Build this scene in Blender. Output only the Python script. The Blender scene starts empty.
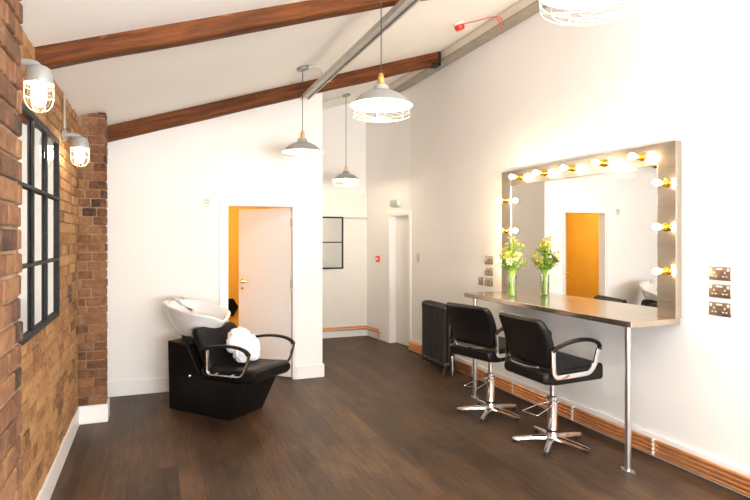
import bpy, bmesh, math, random
from mathutils import Vector, Matrix, noise

scene = bpy.context.scene
COL = scene.collection
random.seed(7)
PI = math.pi

# ------------------------------------------------------------------ camera
EYE = 1.55
cam_d = bpy.data.cameras.new('camera')
cam = bpy.data.objects.new('camera', cam_d)
COL.objects.link(cam)
cam.location = (0, 0, EYE)
cam.rotation_euler = (PI / 2, 0, -math.radians(21.6))
cam_d.sensor_width = 36.0
cam_d.lens = 36.0 * 560 / 750
cam_d.shift_y = -12 / 750
cam_d.clip_start = 0.02
scene.camera = cam

# ------------------------------------------------------------------ world, view, big lights
world = bpy.data.worlds.new('world')
scene.world = world
world.use_nodes = True
bgn = world.node_tree.nodes['Background']
bgn.inputs[0].default_value = (0.85, 0.92, 1.0, 1)
bgn.inputs[1].default_value = 1.0

scene.view_settings.view_transform = 'Standard'
scene.view_settings.look = 'None'
scene.view_settings.exposure = 0.86
scene.view_settings.gamma = 1.0
scene.view_settings.use_curve_mapping = False
try:
    scene.cycles.use_denoising = True
    scene.cycles.max_bounces = 10
    scene.cycles.diffuse_bounces = 6
    scene.cycles.sample_clamp_indirect = 6.0
    scene.cycles.caustics_reflective = False
    scene.cycles.caustics_refractive = False
except Exception:
    pass

DAY_POWER = 370.0
SIDE_POWER = 150.0
BULB = 108.0         # vanity bulbs, emission strength
PEND = 165.0        # pendant bulbs
WALLB = 70.0        # wall lamps
INNER = 95.0        # lamp in the yellow room
WARM = (1.0, 0.80, 0.56)

def area_light(name, loc, rot, sx, sy, power, color):
    d = bpy.data.lights.new(name, 'AREA')
    d.shape = 'RECTANGLE'; d.size = sx; d.size_y = sy
    d.energy = power; d.color = color
    o = bpy.data.objects.new(name, d); COL.objects.link(o)
    o.location = loc; o.rotation_euler = rot
    return o
# daylight from the rear window (behind the camera), tilted up as added ceiling fill
area_light('window_daylight', (1.4, -2.95, 1.25), (math.radians(146), 0, 0), 3.0, 1.6, DAY_POWER, (0.97, 0.98, 1.0))

# added fill light in a made-up opening in the brick wall, out of view
area_light('side_fill_light', (-.95, -1.3, 1.25), (0, math.radians(-128), 0), 1.5, 1.9, SIDE_POWER, (0.97, 0.98, 1.0))

# ------------------------------------------------------------------ materials
def new_mat(name):
    m = bpy.data.materials.new(name); m.use_nodes = True
    nt = m.node_tree
    return m, nt, nt.nodes['Principled BSDF']

def pbr(name, color, rough=0.5, metal=0.0, bump=0.0, bscale=40, var=0.0, vscale=6, coat=0.0, spec=None, sheen=0.0, stretch=None):
    m, nt, p = new_mat(name)
    p.inputs['Base Color'].default_value = (*color, 1)
    p.inputs['Roughness'].default_value = rough
    p.inputs['Metallic'].default_value = metal
    if coat: p.inputs['Coat Weight'].default_value = coat
    if spec is not None: p.inputs['Specular IOR Level'].default_value = spec
    if sheen: p.inputs['Sheen Weight'].default_value = sheen
    tc = nt.nodes.new('ShaderNodeTexCoord')
    vec = tc.outputs['Object']
    if stretch:
        mp = nt.nodes.new('ShaderNodeMapping'); mp.inputs['Scale'].default_value = stretch
        nt.links.new(vec, mp.inputs[0]); vec = mp.outputs[0]
    if var > 0:
        n = nt.nodes.new('ShaderNodeTexNoise'); n.inputs['Scale'].default_value = vscale; n.inputs['Detail'].default_value = 5
        nt.links.new(vec, n.inputs['Vector'])
        r = nt.nodes.new('ShaderNodeValToRGB')
        a = tuple(max(0, c * (1 - var)) for c in color); b = tuple(min(1, c * (1 + var)) for c in color)
        r.color_ramp.elements[0].position = 0.3; r.color_ramp.elements[1].position = 0.7
        r.color_ramp.elements[0].color = (*a, 1); r.color_ramp.elements[1].color = (*b, 1)
        nt.links.new(n.outputs['Fac'], r.inputs[0]); nt.links.new(r.outputs[0], p.inputs['Base Color'])
    if bump > 0:
        n2 = nt.nodes.new('ShaderNodeTexNoise'); n2.inputs['Scale'].default_value = bscale; n2.inputs['Detail'].default_value = 4
        nt.links.new(vec, n2.inputs['Vector'])
        b = nt.nodes.new('ShaderNodeBump'); b.inputs['Strength'].default_value = bump; b.inputs['Distance'].default_value = 0.01
        nt.links.new(n2.outputs['Fac'], b.inputs['Height']); nt.links.new(b.outputs[0], p.inputs['Normal'])
    return m

def emit(name, color, strength):
    m = bpy.data.materials.new(name); m.use_nodes = True
    nt = m.node_tree; nt.nodes.clear()
    e = nt.nodes.new('ShaderNodeEmission'); o = nt.nodes.new('ShaderNodeOutputMaterial')
    e.inputs[0].default_value = (*color, 1); e.inputs[1].default_value = strength
    nt.links.new(e.outputs[0], o.inputs[0])
    return m

def clear_glass(name, tint=(1, 1, 1), refl=0.10):
    m = bpy.data.materials.new(name); m.use_nodes = True
    nt = m.node_tree; nt.nodes.clear()
    t = nt.nodes.new('ShaderNodeBsdfTransparent'); g = nt.nodes.new('ShaderNodeBsdfGlossy')
    mx = nt.nodes.new('ShaderNodeMixShader'); o = nt.nodes.new('ShaderNodeOutputMaterial')
    lw = nt.nodes.new('ShaderNodeLayerWeight'); lw.inputs[0].default_value = 0.3
    ma = nt.nodes.new('ShaderNodeMath'); ma.operation = 'MULTIPLY_ADD'
    ma.inputs[1].default_value = 0.5; ma.inputs[2].default_value = refl * 0.4
    t.inputs[0].default_value = (*tint, 1); g.inputs['Roughness'].default_value = 0.03
    nt.links.new(lw.outputs['Facing'], ma.inputs[0]); nt.links.new(ma.outputs[0], mx.inputs[0])
    nt.links.new(t.outputs[0], mx.inputs[1]); nt.links.new(g.outputs[0], mx.inputs[2]); nt.links.new(mx.outputs[0], o.inputs[0])
    return m

M = {}
M['wall'] = pbr('painted_plaster', (0.86, 0.835, 0.80), 0.75, bump=0.06, bscale=6, var=0.012, vscale=2)
M['ceil'] = pbr('ceiling_paint', (0.90, 0.88, 0.84), 0.8, bump=0.10, bscale=4, var=0.02, vscale=1.5)
M['trimw'] = pbr('white_gloss_paint', (0.86, 0.85, 0.83), 0.35)
M['door'] = pbr('door_paint', (0.83, 0.80, 0.77), 0.4)
M['yellow'] = pbr('yellow_ochre_paint', (0.84, 0.55, 0.09), 0.6, var=0.05, vscale=3)
M['steel'] = pbr('brushed_steel', (0.58, 0.51, 0.42), 0.22, metal=1, bump=0.05, bscale=60, stretch=(1, 0.05, 1), var=0.06, vscale=30)
M['chrome'] = pbr('chrome', (0.82, 0.82, 0.83), 0.12, metal=1)
M['satin'] = pbr('satin_metal', (0.62, 0.61, 0.59), 0.32, metal=1)
M['vinyl'] = pbr('black_vinyl', (0.009, 0.008, 0.008), 0.32, spec=.2, bump=0.12, bscale=120)
M['plastic'] = pbr('black_gloss_plastic', (0.006, 0.006, 0.006), 0.30, spec=.2)
M['rubber'] = pbr('black_rubber', (0.015, 0.015, 0.015), 0.6)
M['ceramic'] = pbr('white_ceramic', (0.84, 0.83, 0.82), 0.12, coat=0.5)
M['towel'] = pbr('white_towelling', (0.88, 0.88, 0.90), 0.95, bump=0.5, bscale=150, sheen=0.3)
M['copper'] = pbr('copper', (0.92, 0.40, 0.13), 0.32, metal=.8, var=0.12, vscale=9)
M['brass'] = pbr('brass', (0.95, 0.68, 0.12), 0.2, metal=1)
M['iron'] = pbr('black_cast_iron', (0.022, 0.017, 0.014), 0.45, bump=0.15, bscale=60)
M['frame'] = pbr('black_steel_frame', (0.012, 0.011, 0.011), 0.55, spec=.25, bump=0.6, bscale=90)
M['galv'] = pbr('galvanised_steel', (0.58, 0.55, 0.50), 0.45, metal=0.25, var=0.08, vscale=12)
M['galvdark'] = pbr('weathered_steel', (0.36, 0.32, 0.26), 0.5, metal=0.2, var=.12, vscale=8)
M['rose'] = pbr('dull_steel', (0.30, 0.29, 0.26), 0.4, metal=0.6)
M['shade'] = pbr('grey_enamel', (0.40, 0.40, 0.385), 0.28, metal=0.3)
M['shadein'] = pbr('white_enamel', (0.9, 0.9, 0.88), 0.35)
M['wire'] = pbr('cream_wire', (0.55, 0.50, 0.42), 0.4)
M['cord'] = pbr('dark_cord', (0.05, 0.045, 0.04), 0.7)
M['purlin'] = pbr('beige_painted_steel', (0.72, 0.64, 0.53), 0.5, var=0.05, vscale=5)
M['red'] = pbr('red_plastic', (0.75, 0.03, 0.015), 0.35)
M['redcable'] = pbr('red_cable', (0.6, 0.06, 0.03), 0.5)
M['whiteplastic'] = pbr('white_plastic', (0.8, 0.79, 0.76), 0.4)
M['greyplastic'] = pbr('grey_plastic', (0.45, 0.44, 0.42), 0.4)
M['bronze'] = pbr('bronze_plate', (0.42, 0.33, 0.25), 0.32, metal=0.9)
M['holes'] = pbr('cream_insert', (0.8, 0.74, 0.66), 0.4)
M['leaf'] = pbr('green_leaf', (0.26, 0.50, 0.03), 0.5, var=0.35, vscale=30)
M['stem'] = pbr('green_stem', (0.58, 0.80, 0.12), 0.45, var=0.25, vscale=30)
M['petal'] = pbr('yellow_petal', (0.90, 0.84, 0.12), 0.5, var=0.18, vscale=30)
M['petalw'] = pbr('cream_petal', (0.88, 0.84, 0.55), 0.5)
M['stamen'] = pbr('rust_stamen', (0.45, 0.12, 0.03), 0.6)
M['glass'] = clear_glass('clear_glass')
M['vase'] = clear_glass('vase_glass', (0.93, 0.98, 0.90), 0.2)
M['lampglass'] = clear_glass('lamp_glass', (1, 0.97, 0.9), 0.1)
M['bulb'] = emit('bulb_glow', (1.0, 0.74, 0.44), BULB)
M['pbulb'] = emit('pendant_bulb_glow', (1.0, 0.82, 0.60), PEND)
M['wbulb'] = emit('wall_lamp_glow', (1.0, 0.80, 0.54), WALLB)
M['ibulb'] = emit('room_lamp_glow', (1.0, 0.82, 0.55), INNER)
mm, nt, p = new_mat('mirror_silver')
p.inputs['Base Color'].default_value = (0.90, 0.90, 0.89, 1); p.inputs['Metallic'].default_value = 1; p.inputs['Roughness'].default_value = 0.0
M['mirror'] = mm
mm, nt, p = new_mat('old_mirror_silver')
p.inputs['Base Color'].default_value = (0.80, 0.83, 0.82, 1); p.inputs['Metallic'].default_value = 1; p.inputs['Roughness'].default_value = 0.03
M['mirror_old'] = mm

def wood_beam():
    m, nt, p = new_mat('old_rafter_timber')
    N, L = nt.nodes, nt.links
    tc = N.new('ShaderNodeTexCoord'); mr = N.new('ShaderNodeMapping'); mr.inputs['Rotation'].default_value = (0, math.atan(.322), 0); L.new(tc.outputs['Object'], mr.inputs[0])
    mp = N.new('ShaderNodeMapping'); mp.inputs['Scale'].default_value = (1.2, 14, 14)
    L.new(mr.outputs[0], mp.inputs[0])
    n = N.new('ShaderNodeTexNoise'); n.inputs['Scale'].default_value = 2.2; n.inputs['Detail'].default_value = 8; n.inputs['Roughness'].default_value = .65
    L.new(mp.outputs[0], n.inputs['Vector'])
    r = N.new('ShaderNodeValToRGB'); e = r.color_ramp.elements
    e[0].position = .28; e[0].color = (0.035, 0.010, 0.002, 1); e[1].position = .75; e[1].color = (0.24, 0.076, 0.014, 1)
    x = r.color_ramp.elements.new(.5); x.color = (0.12, 0.035, 0.008, 1)
    L.new(n.outputs['Fac'], r.inputs[0])
    n2 = N.new('ShaderNodeTexNoise'); n2.inputs['Scale'].default_value = 3; n2.inputs['Detail'].default_value = 6
    mp2 = N.new('ShaderNodeMapping'); mp2.inputs['Scale'].default_value = (2, 8, 8)
    L.new(mr.outputs[0], mp2.inputs[0]); L.new(mp2.outputs[0], n2.inputs['Vector'])
    r2 = N.new('ShaderNodeValToRGB'); r2.color_ramp.elements[0].position = .68; r2.color_ramp.elements[1].position = .76
    L.new(n2.outputs['Fac'], r2.inputs[0])
    mx = N.new('ShaderNodeMixRGB'); mx.inputs[2].default_value = (0.40, 0.19, 0.08, 1)
    L.new(r2.outputs[0], mx.inputs[0]); L.new(r.outputs[0], mx.inputs[1]); L.new(mx.outputs[0], p.inputs['Base Color'])
    p.inputs['Roughness'].default_value = .65; p.inputs['Specular IOR Level'].default_value = .2
    b = N.new('ShaderNodeBump'); b.inputs['Strength'].default_value = .6; b.inputs['Distance'].default_value = .01
    L.new(n.outputs['Fac'], b.inputs['Height']); L.new(b.outputs[0], p.inputs['Normal'])
    return m
M['beam'] = wood_beam()

def floor_mat():
    m, nt, p = new_mat('dark_worn_floorboards')
    N, L = nt.nodes, nt.links
    tc = N.new('ShaderNodeTexCoord')
    # brick texture rotated so the boards run along Y
    mp = N.new('ShaderNodeMapping'); mp.inputs['Rotation'].default_value = (0, 0, PI / 2)
    L.new(tc.outputs['Object'], mp.inputs[0])
    br = N.new('ShaderNodeTexBrick')
    br.inputs['Scale'].default_value = 1.0; br.inputs['Brick Width'].default_value = 1.7; br.inputs['Row Height'].default_value = 0.15
    br.inputs['Mortar Size'].default_value = 0.0022; br.inputs['Mortar Smooth'].default_value = 0.3
    br.inputs['Color1'].default_value = (0, 0, 0, 1); br.inputs['Color2'].default_value = (1, 1, 1, 1); br.inputs['Mortar'].default_value = (.5, .5, .5, 1)
    br.offset = .37
    L.new(mp.outputs[0], br.inputs['Vector'])
    mp2 = N.new('ShaderNodeMapping'); mp2.inputs['Scale'].default_value = (16, 1.3, 1)
    L.new(tc.outputs['Object'], mp2.inputs[0])
    ad = N.new('ShaderNodeVectorMath'); ad.operation = 'ADD'
    L.new(mp2.outputs[0], ad.inputs[0]); L.new(br.outputs['Color'], ad.inputs[1])
    g = N.new('ShaderNodeTexNoise'); g.inputs['Scale'].default_value = 3; g.inputs['Detail'].default_value = 7; g.inputs['Roughness'].default_value = .65
    L.new(ad.outputs[0], g.inputs['Vector'])
    blot = N.new('ShaderNodeTexNoise'); blot.inputs['Scale'].default_value = 2.2; blot.inputs['Detail'].default_value = 6; blot.inputs['Roughness'].default_value = .6
    mp3 = N.new('ShaderNodeMapping'); mp3.inputs['Scale'].default_value = (1.6, .7, 1); L.new(tc.outputs['Object'], mp3.inputs[0]); L.new(mp3.outputs[0], blot.inputs['Vector'])
    r = N.new('ShaderNodeValToRGB'); e = r.color_ramp.elements
    e[0].position = .3; e[0].color = (0.020, 0.011, 0.006, 1)
    e[1].position = .75; e[1].color = (0.15, 0.082, 0.043, 1)
    x = e.new(.52); x.color = (0.062, 0.034, 0.018, 1)
    mix = N.new('ShaderNodeMath'); mix.operation = 'MULTIPLY_ADD'; mix.inputs[1].default_value = .5
    L.new(g.outputs['Fac'], mix.inputs[0])
    m2 = N.new('ShaderNodeMath'); m2.operation = 'MULTIPLY_ADD'; m2.inputs[1].default_value = .75; m2.inputs[2].default_value = -.20
    L.new(blot.outputs['Fac'], m2.inputs[0])
    m3 = N.new('ShaderNodeMath'); m3.operation = 'MULTIPLY_ADD'; m3.inputs[1].default_value = .16
    L.new(br.outputs['Color'], m3.inputs[0]); L.new(m2.outputs[0], m3.inputs[2])
    L.new(m3.outputs[0], mix.inputs[2]); L.new(mix.outputs[0], r.inputs[0])
    # worn reddish patches
    w = N.new('ShaderNodeTexNoise'); w.inputs['Scale'].default_value = 5.5; w.inputs['Detail'].default_value = 8
    mp4 = N.new('ShaderNodeMapping'); mp4.inputs['Scale'].default_value = (1.8, .45, 1); L.new(tc.outputs['Object'], mp4.inputs[0]); L.new(mp4.outputs[0], w.inputs['Vector'])
    wr = N.new('ShaderNodeValToRGB'); wr.color_ramp.elements[0].position = .50; wr.color_ramp.elements[1].position = .70
    L.new(w.outputs['Fac'], wr.inputs[0])
    mx = N.new('ShaderNodeMixRGB'); mx.inputs[2].default_value = (0.10, 0.058, 0.034, 1)
    wm = N.new('ShaderNodeMath'); wm.operation = 'MULTIPLY'; wm.inputs[1].default_value = .6
    L.new(wr.outputs[0], wm.inputs[0]); L.new(wm.outputs[0], mx.inputs[0]); L.new(r.outputs[0], mx.inputs[1])
    seam = N.new('ShaderNodeMixRGB'); seam.inputs[2].default_value = (0.012, 0.007, 0.005, 1)
    sf = N.new('ShaderNodeMath'); sf.operation = 'MULTIPLY'; sf.inputs[1].default_value = .8
    L.new(br.outputs['Fac'], sf.inputs[0])
    L.new(sf.outputs[0], seam.inputs[0]); L.new(mx.outputs[0], seam.inputs[1])
    L.new(seam.outputs[0], p.inputs['Base Color'])
    rr = N.new('ShaderNodeMapRange'); rr.inputs[3].default_value = .38; rr.inputs[4].default_value = .6; p.inputs['Specular IOR Level'].default_value = .3
    L.new(blot.outputs['Fac'], rr.inputs[0]); L.new(rr.outputs[0], p.inputs['Roughness'])
    b = N.new('ShaderNodeBump'); b.inputs['Strength'].default_value = .25; b.inputs['Distance'].default_value = .004
    L.new(g.outputs['Fac'], b.inputs['Height']); L.new(b.outputs[0], p.inputs['Normal'])
    return m
M['floor'] = floor_mat()

def brick_mat(name, cols, pale):
    m, nt, p = new_mat(name)
    N, L = nt.nodes, nt.links
    at = N.new('ShaderNodeAttribute'); at.attribute_name = 'tone'; at.attribute_type = 'GEOMETRY'
    tc = N.new('ShaderNodeTexCoord')
    n = N.new('ShaderNodeTexNoise'); n.inputs['Scale'].default_value = 24; n.inputs['Detail'].default_value = 7; n.inputs['Roughness'].default_value = .7
    L.new(tc.outputs['Object'], n.inputs['Vector'])
    a = N.new('ShaderNodeMath'); a.operation = 'MULTIPLY_ADD'; a.inputs[1].default_value = 1.1; a.inputs[2].default_value = -.55
    L.new(n.outputs['Fac'], a.inputs[0])
    n3 = N.new('ShaderNodeTexNoise'); n3.inputs['Scale'].default_value = 2.2; n3.inputs['Detail'].default_value = 4
    L.new(tc.outputs['Object'], n3.inputs['Vector'])
    a3 = N.new('ShaderNodeMath'); a3.operation = 'MULTIPLY_ADD'; a3.inputs[1].default_value = .9; a3.inputs[2].default_value = -.45
    L.new(n3.outputs['Fac'], a3.inputs[0])
    s0 = N.new('ShaderNodeMath'); s0.operation = 'ADD'; L.new(at.outputs['Fac'], s0.inputs[0]); L.new(a3.outputs[0], s0.inputs[1])
    s = N.new('ShaderNodeMath'); s.operation = 'ADD'; L.new(s0.outputs[0], s.inputs[0]); L.new(a.outputs[0], s.inputs[1])
    r = N.new('ShaderNodeValToRGB')
    while len(r.color_ramp.elements) < len(cols): r.color_ramp.elements.new(.5)
    for i, c in enumerate(cols):
        r.color_ramp.elements[i].position = i / (len(cols) - 1) * .9 + .05; r.color_ramp.elements[i].color = (*c, 1)
    L.new(s.outputs[0], r.inputs[0])
    n2 = N.new('ShaderNodeTexNoise'); n2.inputs['Scale'].default_value = 9; n2.inputs['Detail'].default_value = 9; n2.inputs['Roughness'].default_value = .75
    L.new(tc.outputs['Object'], n2.inputs['Vector'])
    r2 = N.new('ShaderNodeValToRGB'); r2.color_ramp.elements[0].position = .56; r2.color_ramp.elements[1].position = .72
    L.new(n2.outputs['Fac'], r2.inputs[0])
    f = N.new('ShaderNodeMath'); f.operation = 'MULTIPLY'; f.inputs[1].default_value = .55; L.new(r2.outputs[0], f.inputs[0])
    mx = N.new('ShaderNodeMixRGB'); mx.inputs[2].default_value = (*pale, 1)
    L.new(f.outputs[0], mx.inputs[0]); L.new(r.outputs[0], mx.inputs[1]); L.new(mx.outputs[0], p.inputs['Base Color'])
    p.inputs['Roughness'].default_value = .85
    b = N.new('ShaderNodeBump'); b.inputs['Strength'].default_value = .9; b.inputs['Distance'].default_value = .012
    L.new(n.outputs['Fac'], b.inputs['Height']); L.new(b.outputs[0], p.inputs['Normal'])
    return m
M['brick'] = brick_mat('orange_stock_brick', [(0.07, 0.035, 0.015), (0.23, 0.105, 0.038), (0.36, 0.18, 0.065), (0.46, 0.26, 0.11), (0.30, 0.12, 0.045)], (0.55, 0.38, 0.20))
M['brickpier'] = brick_mat('red_stock_brick', [(0.035, 0.018, 0.010), (0.12, 0.050, 0.022), (0.20, 0.085, 0.036), (0.28, 0.14, 0.06), (0.17, 0.06, 0.026)], (0.42, 0.27, 0.15))
M['mortar'] = pbr('lime_mortar', (0.30, 0.19, 0.10), 0.95, bump=1.0, bscale=50, var=.3, vscale=12)
M['mortarpale'] = pbr('pale_mortar', (0.27, 0.18, 0.11), 0.95, bump=1.0, bscale=50, var=.4, vscale=10)

# painted brick
mm, nt, p = new_mat('white_painted_brick')
tc = nt.nodes.new('ShaderNodeTexCoord'); sx = nt.nodes.new('ShaderNodeSeparateXYZ'); cb = nt.nodes.new('ShaderNodeCombineXYZ')
nt.links.new(tc.outputs['Object'], sx.inputs[0]); nt.links.new(sx.outputs[0], cb.inputs[0]); nt.links.new(sx.outputs[2], cb.inputs[1])
br = nt.nodes.new('ShaderNodeTexBrick'); br.inputs['Scale'].default_value = 1; br.inputs['Brick Width'].default_value = .225; br.inputs['Row Height'].default_value = .075
br.inputs['Mortar Size'].default_value = .008; br.inputs['Mortar Smooth'].default_value = .6
nt.links.new(cb.outputs[0], br.inputs['Vector'])
bb = nt.nodes.new('ShaderNodeBump'); bb.inputs['Strength'].default_value = .35; bb.inputs['Distance'].default_value = .006; bb.invert = True
nt.links.new(br.outputs['Fac'], bb.inputs['Height']); nt.links.new(bb.outputs[0], p.inputs['Normal'])
p.inputs['Base Color'].default_value = (.80, .77, .72, 1); p.inputs['Roughness'].default_value = .6
M['paintbrick'] = mm

# ------------------------------------------------------------------ mesh helper
def sm01(t): return t * t * (3 - 2 * t)

class MB:
    def __init__(self): self.bm = bmesh.new(); self.tone = None
    def box(self, x0, x1, y0, y1, z0, z1, M4=None):
        v = [self.bm.verts.new(c) for c in [(x0,y0,z0),(x1,y0,z0),(x1,y1,z0),(x0,y1,z0),(x0,y0,z1),(x1,y0,z1),(x1,y1,z1),(x0,y1,z1)]]
        fs = [self.bm.faces.new([v[i] for i in f]) for f in [(0,3,2,1),(4,5,6,7),(0,1,5,4),(1,2,6,5),(2,3,7,6),(3,0,4,7)]]
        if M4 is not None:
            for a in v: a.co = M4 @ a.co
        return v, fs
    def prism(self, poly, a0, a1, plane='xz'):
        """poly in (u,v); extruded along remaining axis from a0 to a1"""
        def P(u, v, a):
            return {'xz': (u, a, v), 'yz': (a, u, v), 'xy': (u, v, a)}[plane]
        A = [self.bm.verts.new(P(u, v, a0)) for u, v in poly]
        B = [self.bm.verts.new(P(u, v, a1)) for u, v in poly]
        n = len(poly)
        self.bm.faces.new(A[::-1]); self.bm.faces.new(B)
        for i in range(n): self.bm.faces.new([A[i], A[(i+1) % n], B[(i+1) % n], B[i]])
        return self
    def rings(self, rings, cap=True, closed_u=True, loop=False):
        R = [[self.bm.verts.new(c) for c in r] for r in rings]
        n = len(R[0])
        K = len(R)
        for k in range(K if loop else K - 1):
            a, b = R[k], R[(k+1) % K]
            for i in range(n if closed_u else n - 1):
                j = (i + 1) % n
                self.bm.faces.new([a[i], a[j], b[j], b[i]])
        if cap and not loop:
            self.bm.faces.new(R[0][::-1]); self.bm.faces.new(R[-1])
        return R
    def tube(self, pts, r, seg=10, closed=False, flat=None):
        pts = [Vector(p) for p in pts]; n = len(pts)
        rs = r if isinstance(r, (list, tuple)) else [r] * n
        rings = []; up = None
        for i, p in enumerate(pts):
            if closed: t = pts[(i+1) % n] - pts[i-1]
            elif i == 0: t = pts[1] - p
            elif i == n-1: t = p - pts[-2]
            else: t = (pts[i+1] - p).normalized() + (p - pts[i-1]).normalized()
            if t.length < 1e-9: t = Vector((0, 0, 1))
            t.normalize()
            if up is None:
                up = Vector((0, 0, 1)) if abs(t.z) < .9 else Vector((0, 1, 0))
                if flat is not None: up = Vector(flat[2])
            u = (up - t * up.dot(t))
            if u.length < 1e-6: u = Vector((1, 0, 0)) - t * t.x
            u.normalize(); w = t.cross(u); up = u
            if flat is not None:
                # flat bar with half width flat[0] along u and half thickness flat[1] along w
                a, b = flat[0], flat[1]
                rings.append([p + u*a*sx + w*b*sy for sx, sy in ((-1,-.6),(-.8,-1),(.8,-1),(1,-.6),(1,.6),(.8,1),(-.8,1),(-1,.6))])
            else:
                rings.append([p + (u*math.cos(2*PI*k/seg) + w*math.sin(2*PI*k/seg)) * rs[i] for k in range(seg)])
        self.rings(rings, loop=closed)
        return self
    def lathe(self, prof, seg=32, c=(0,0,0), M4=None, cap=True, loop=False):
        rings = []
        for r, z in prof:
            ring = [Vector((max(r, 1e-4)*math.cos(2*PI*k/seg), max(r, 1e-4)*math.sin(2*PI*k/seg), z)) for k in range(seg)]
            if M4 is not None: ring = [M4 @ q for q in ring]
            rings.append([q + Vector(c) for q in ring])
        self.rings(rings, cap=cap, loop=loop)
        return self
    def ball(self, c, r, seg=16, sz=1.0):
        prof = [(r*math.sin(PI*k/(seg//2)), -r*sz*math.cos(PI*k/(seg//2))) for k in range(seg//2+1)]
        return self.lathe(prof, seg, c)
    def cyl(self, a, b, r, seg=16):
        return self.tube([a, b], r, seg)
    def rbox(self, x0, x1, y0, y1, z0, z1, rad=.01, n=3, M4=None):
        """box with rounded edges"""
        b = MB(); b.box(x0, x1, y0, y1, z0, z1)
        bmesh.ops.bevel(b.bm, geom=list(b.bm.edges), offset=rad, segments=n, profile=.5, affect='EDGES')
        self.merge(b, M4); return self
    def merge(self, other, M4=None):
        mp = {}
        for v in other.bm.verts: mp[v] = self.bm.verts.new(M4 @ v.co if M4 is not None else v.co)
        for f in other.bm.faces:
            try: self.bm.faces.new([mp[v] for v in f.verts])
            except ValueError: pass
        other.bm.free(); return self
    def xf(self, M4):
        for v in self.bm.verts: v.co = M4 @ v.co
        return self
    def build(self, name, mat, parent=None, smooth=True, bevel=0, bseg=2, label=None, angle=38, sub=0):
        bmesh.ops.recalc_face_normals(self.bm, faces=list(self.bm.faces))
        me = bpy.data.meshes.new(name); self.bm.to_mesh(me); self.bm.free()
        me.materials.append(M[mat] if isinstance(mat, str) else mat)
        o = bpy.data.objects.new(name, me); COL.objects.link(o)
        if smooth:
            for q in me.polygons: q.use_smooth = True
            me.set_sharp_from_angle(angle=math.radians(angle))
        if bevel:
            md = o.modifiers.new('bevel', 'BEVEL'); md.width = bevel; md.segments = bseg; md.limit_method = 'ANGLE'; md.angle_limit = math.radians(40)
        if sub:
            md = o.modifiers.new('sub', 'SUBSURF'); md.levels = sub; md.render_levels = sub
        if parent is not None: o.parent = parent
        if label: o['label'] = label
        return o

def tag(o, label, cat, group=None, kind=None):
    o['label'] = label; o['category'] = cat
    if group: o['group'] = group
    if kind: o['kind'] = kind
    return o
def thing(name, loc, rz=0, label=None, cat=None, group=None):
    o = bpy.data.objects.new(name, None); COL.objects.link(o)
    o.location = loc; o.rotation_euler = (0, 0, rz); o.empty_display_size = .1
    if label: tag(o, label, cat, group)
    return o
def struct(o, label=None, cat=None):
    o['kind'] = 'structure'
    if label: o['label'] = label
    if cat: o['category'] = cat
    return o
def copy_tree(o, parent=None):
    c = o.copy(); COL.objects.link(c)
    if parent is not None: c.parent = parent
    for ch in o.children: copy_tree(ch, c)
    return c

def smooth_path(pts, n=6, closed=False):
    """catmull-rom"""
    pts = [Vector(p) for p in pts]; out = []
    N = len(pts)
    for i in range(N if closed else N - 1):
        p1, p2 = pts[i], pts[(i+1) % N]
        p0 = pts[i-1] if (i > 0 or closed) else p1
        p3 = pts[(i+2) % N] if (i + 2 < N or closed) else p2
        for k in range(n):
            t = k / n
            out.append(.5*((2*p1) + (p2-p0)*t + (2*p0-5*p1+4*p2-p3)*t*t + (3*p1-p0-3*p2+p3)*t**3))
    if not closed: out.append(pts[-1])
    return out
def fillet(pts, r, n=5):
    """round the corners of a polyline"""
    pts = [Vector(p) for p in pts]; out = [pts[0]]
    for i in range(1, len(pts)-1):
        p = pts[i]; a = (pts[i-1]-p); b = (pts[i+1]-p)
        ra = min(r, a.length*.48, b.length*.48)
        s = p + a.normalized()*ra; e = p + b.normalized()*ra
        for k in range(n+1):
            t = k/n
            out.append((1-t)**2*s + 2*t*(1-t)*p + t*t*e)
    out.append(pts[-1]); return out

# ------------------------------------------------------------------ room shell
XL, XR = -0.59, 3.32
YN, YF = -2.6, 8.37
YP = 6.035                      # front face of the partition
def zc(x): return 2.56 + .322 * (x - XL)

b = MB(); b.box(-.9, 3.7, YN-.15, YF+.15, -.1, 0)
struct(b.build('floor', 'floor', smooth=False), 'dark brown worn timber floorboards', 'floor')

b = MB(); b.prism([(-.8, zc(-.8)), (3.6, zc(3.6)), (3.6, zc(3.6)+.12), (-.8, zc(-.8)+.12)], YN-.15, YF+.15, 'xz')
struct(b.build('ceiling', 'ceil', smooth=False), 'sloping white painted ceiling', 'ceiling')

# right wall, with the far door opening and the thicker stretch beyond it
DY0, DY1, DZ = 7.08, 7.62, 1.885
b = MB()
b.box(XR, 3.60, YN, 7.05, 0, zc(XR)+.02)
SX = lambda y: XR - .1235*(y - 7.05)
for y0, y1, z0 in ((7.05, DY0, 0), (DY0, DY1, DZ), (DY1, YF, 0)):
    b.prism([(SX(y0), y0), (3.62, y0), (3.62, y1 + (.1 if y1 == YF else 0)), (SX(y1), y1 + (.1 if y1 == YF else 0)), (SX(y1), y1)][:5 if y1 == YF else 3] + ([] if y1 == YF else [(SX(y1), y1)]), z0, 3.635, 'xy')
b.box(XR, 3.62, 7.05, YF, 3.635, 3.85)
b.box(3.52, 3.60, DY0, DY1, 0, DZ)
struct(b.build('wall_right', 'wall', smooth=False), 'long white wall with the vanity mirror', 'wall')

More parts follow.
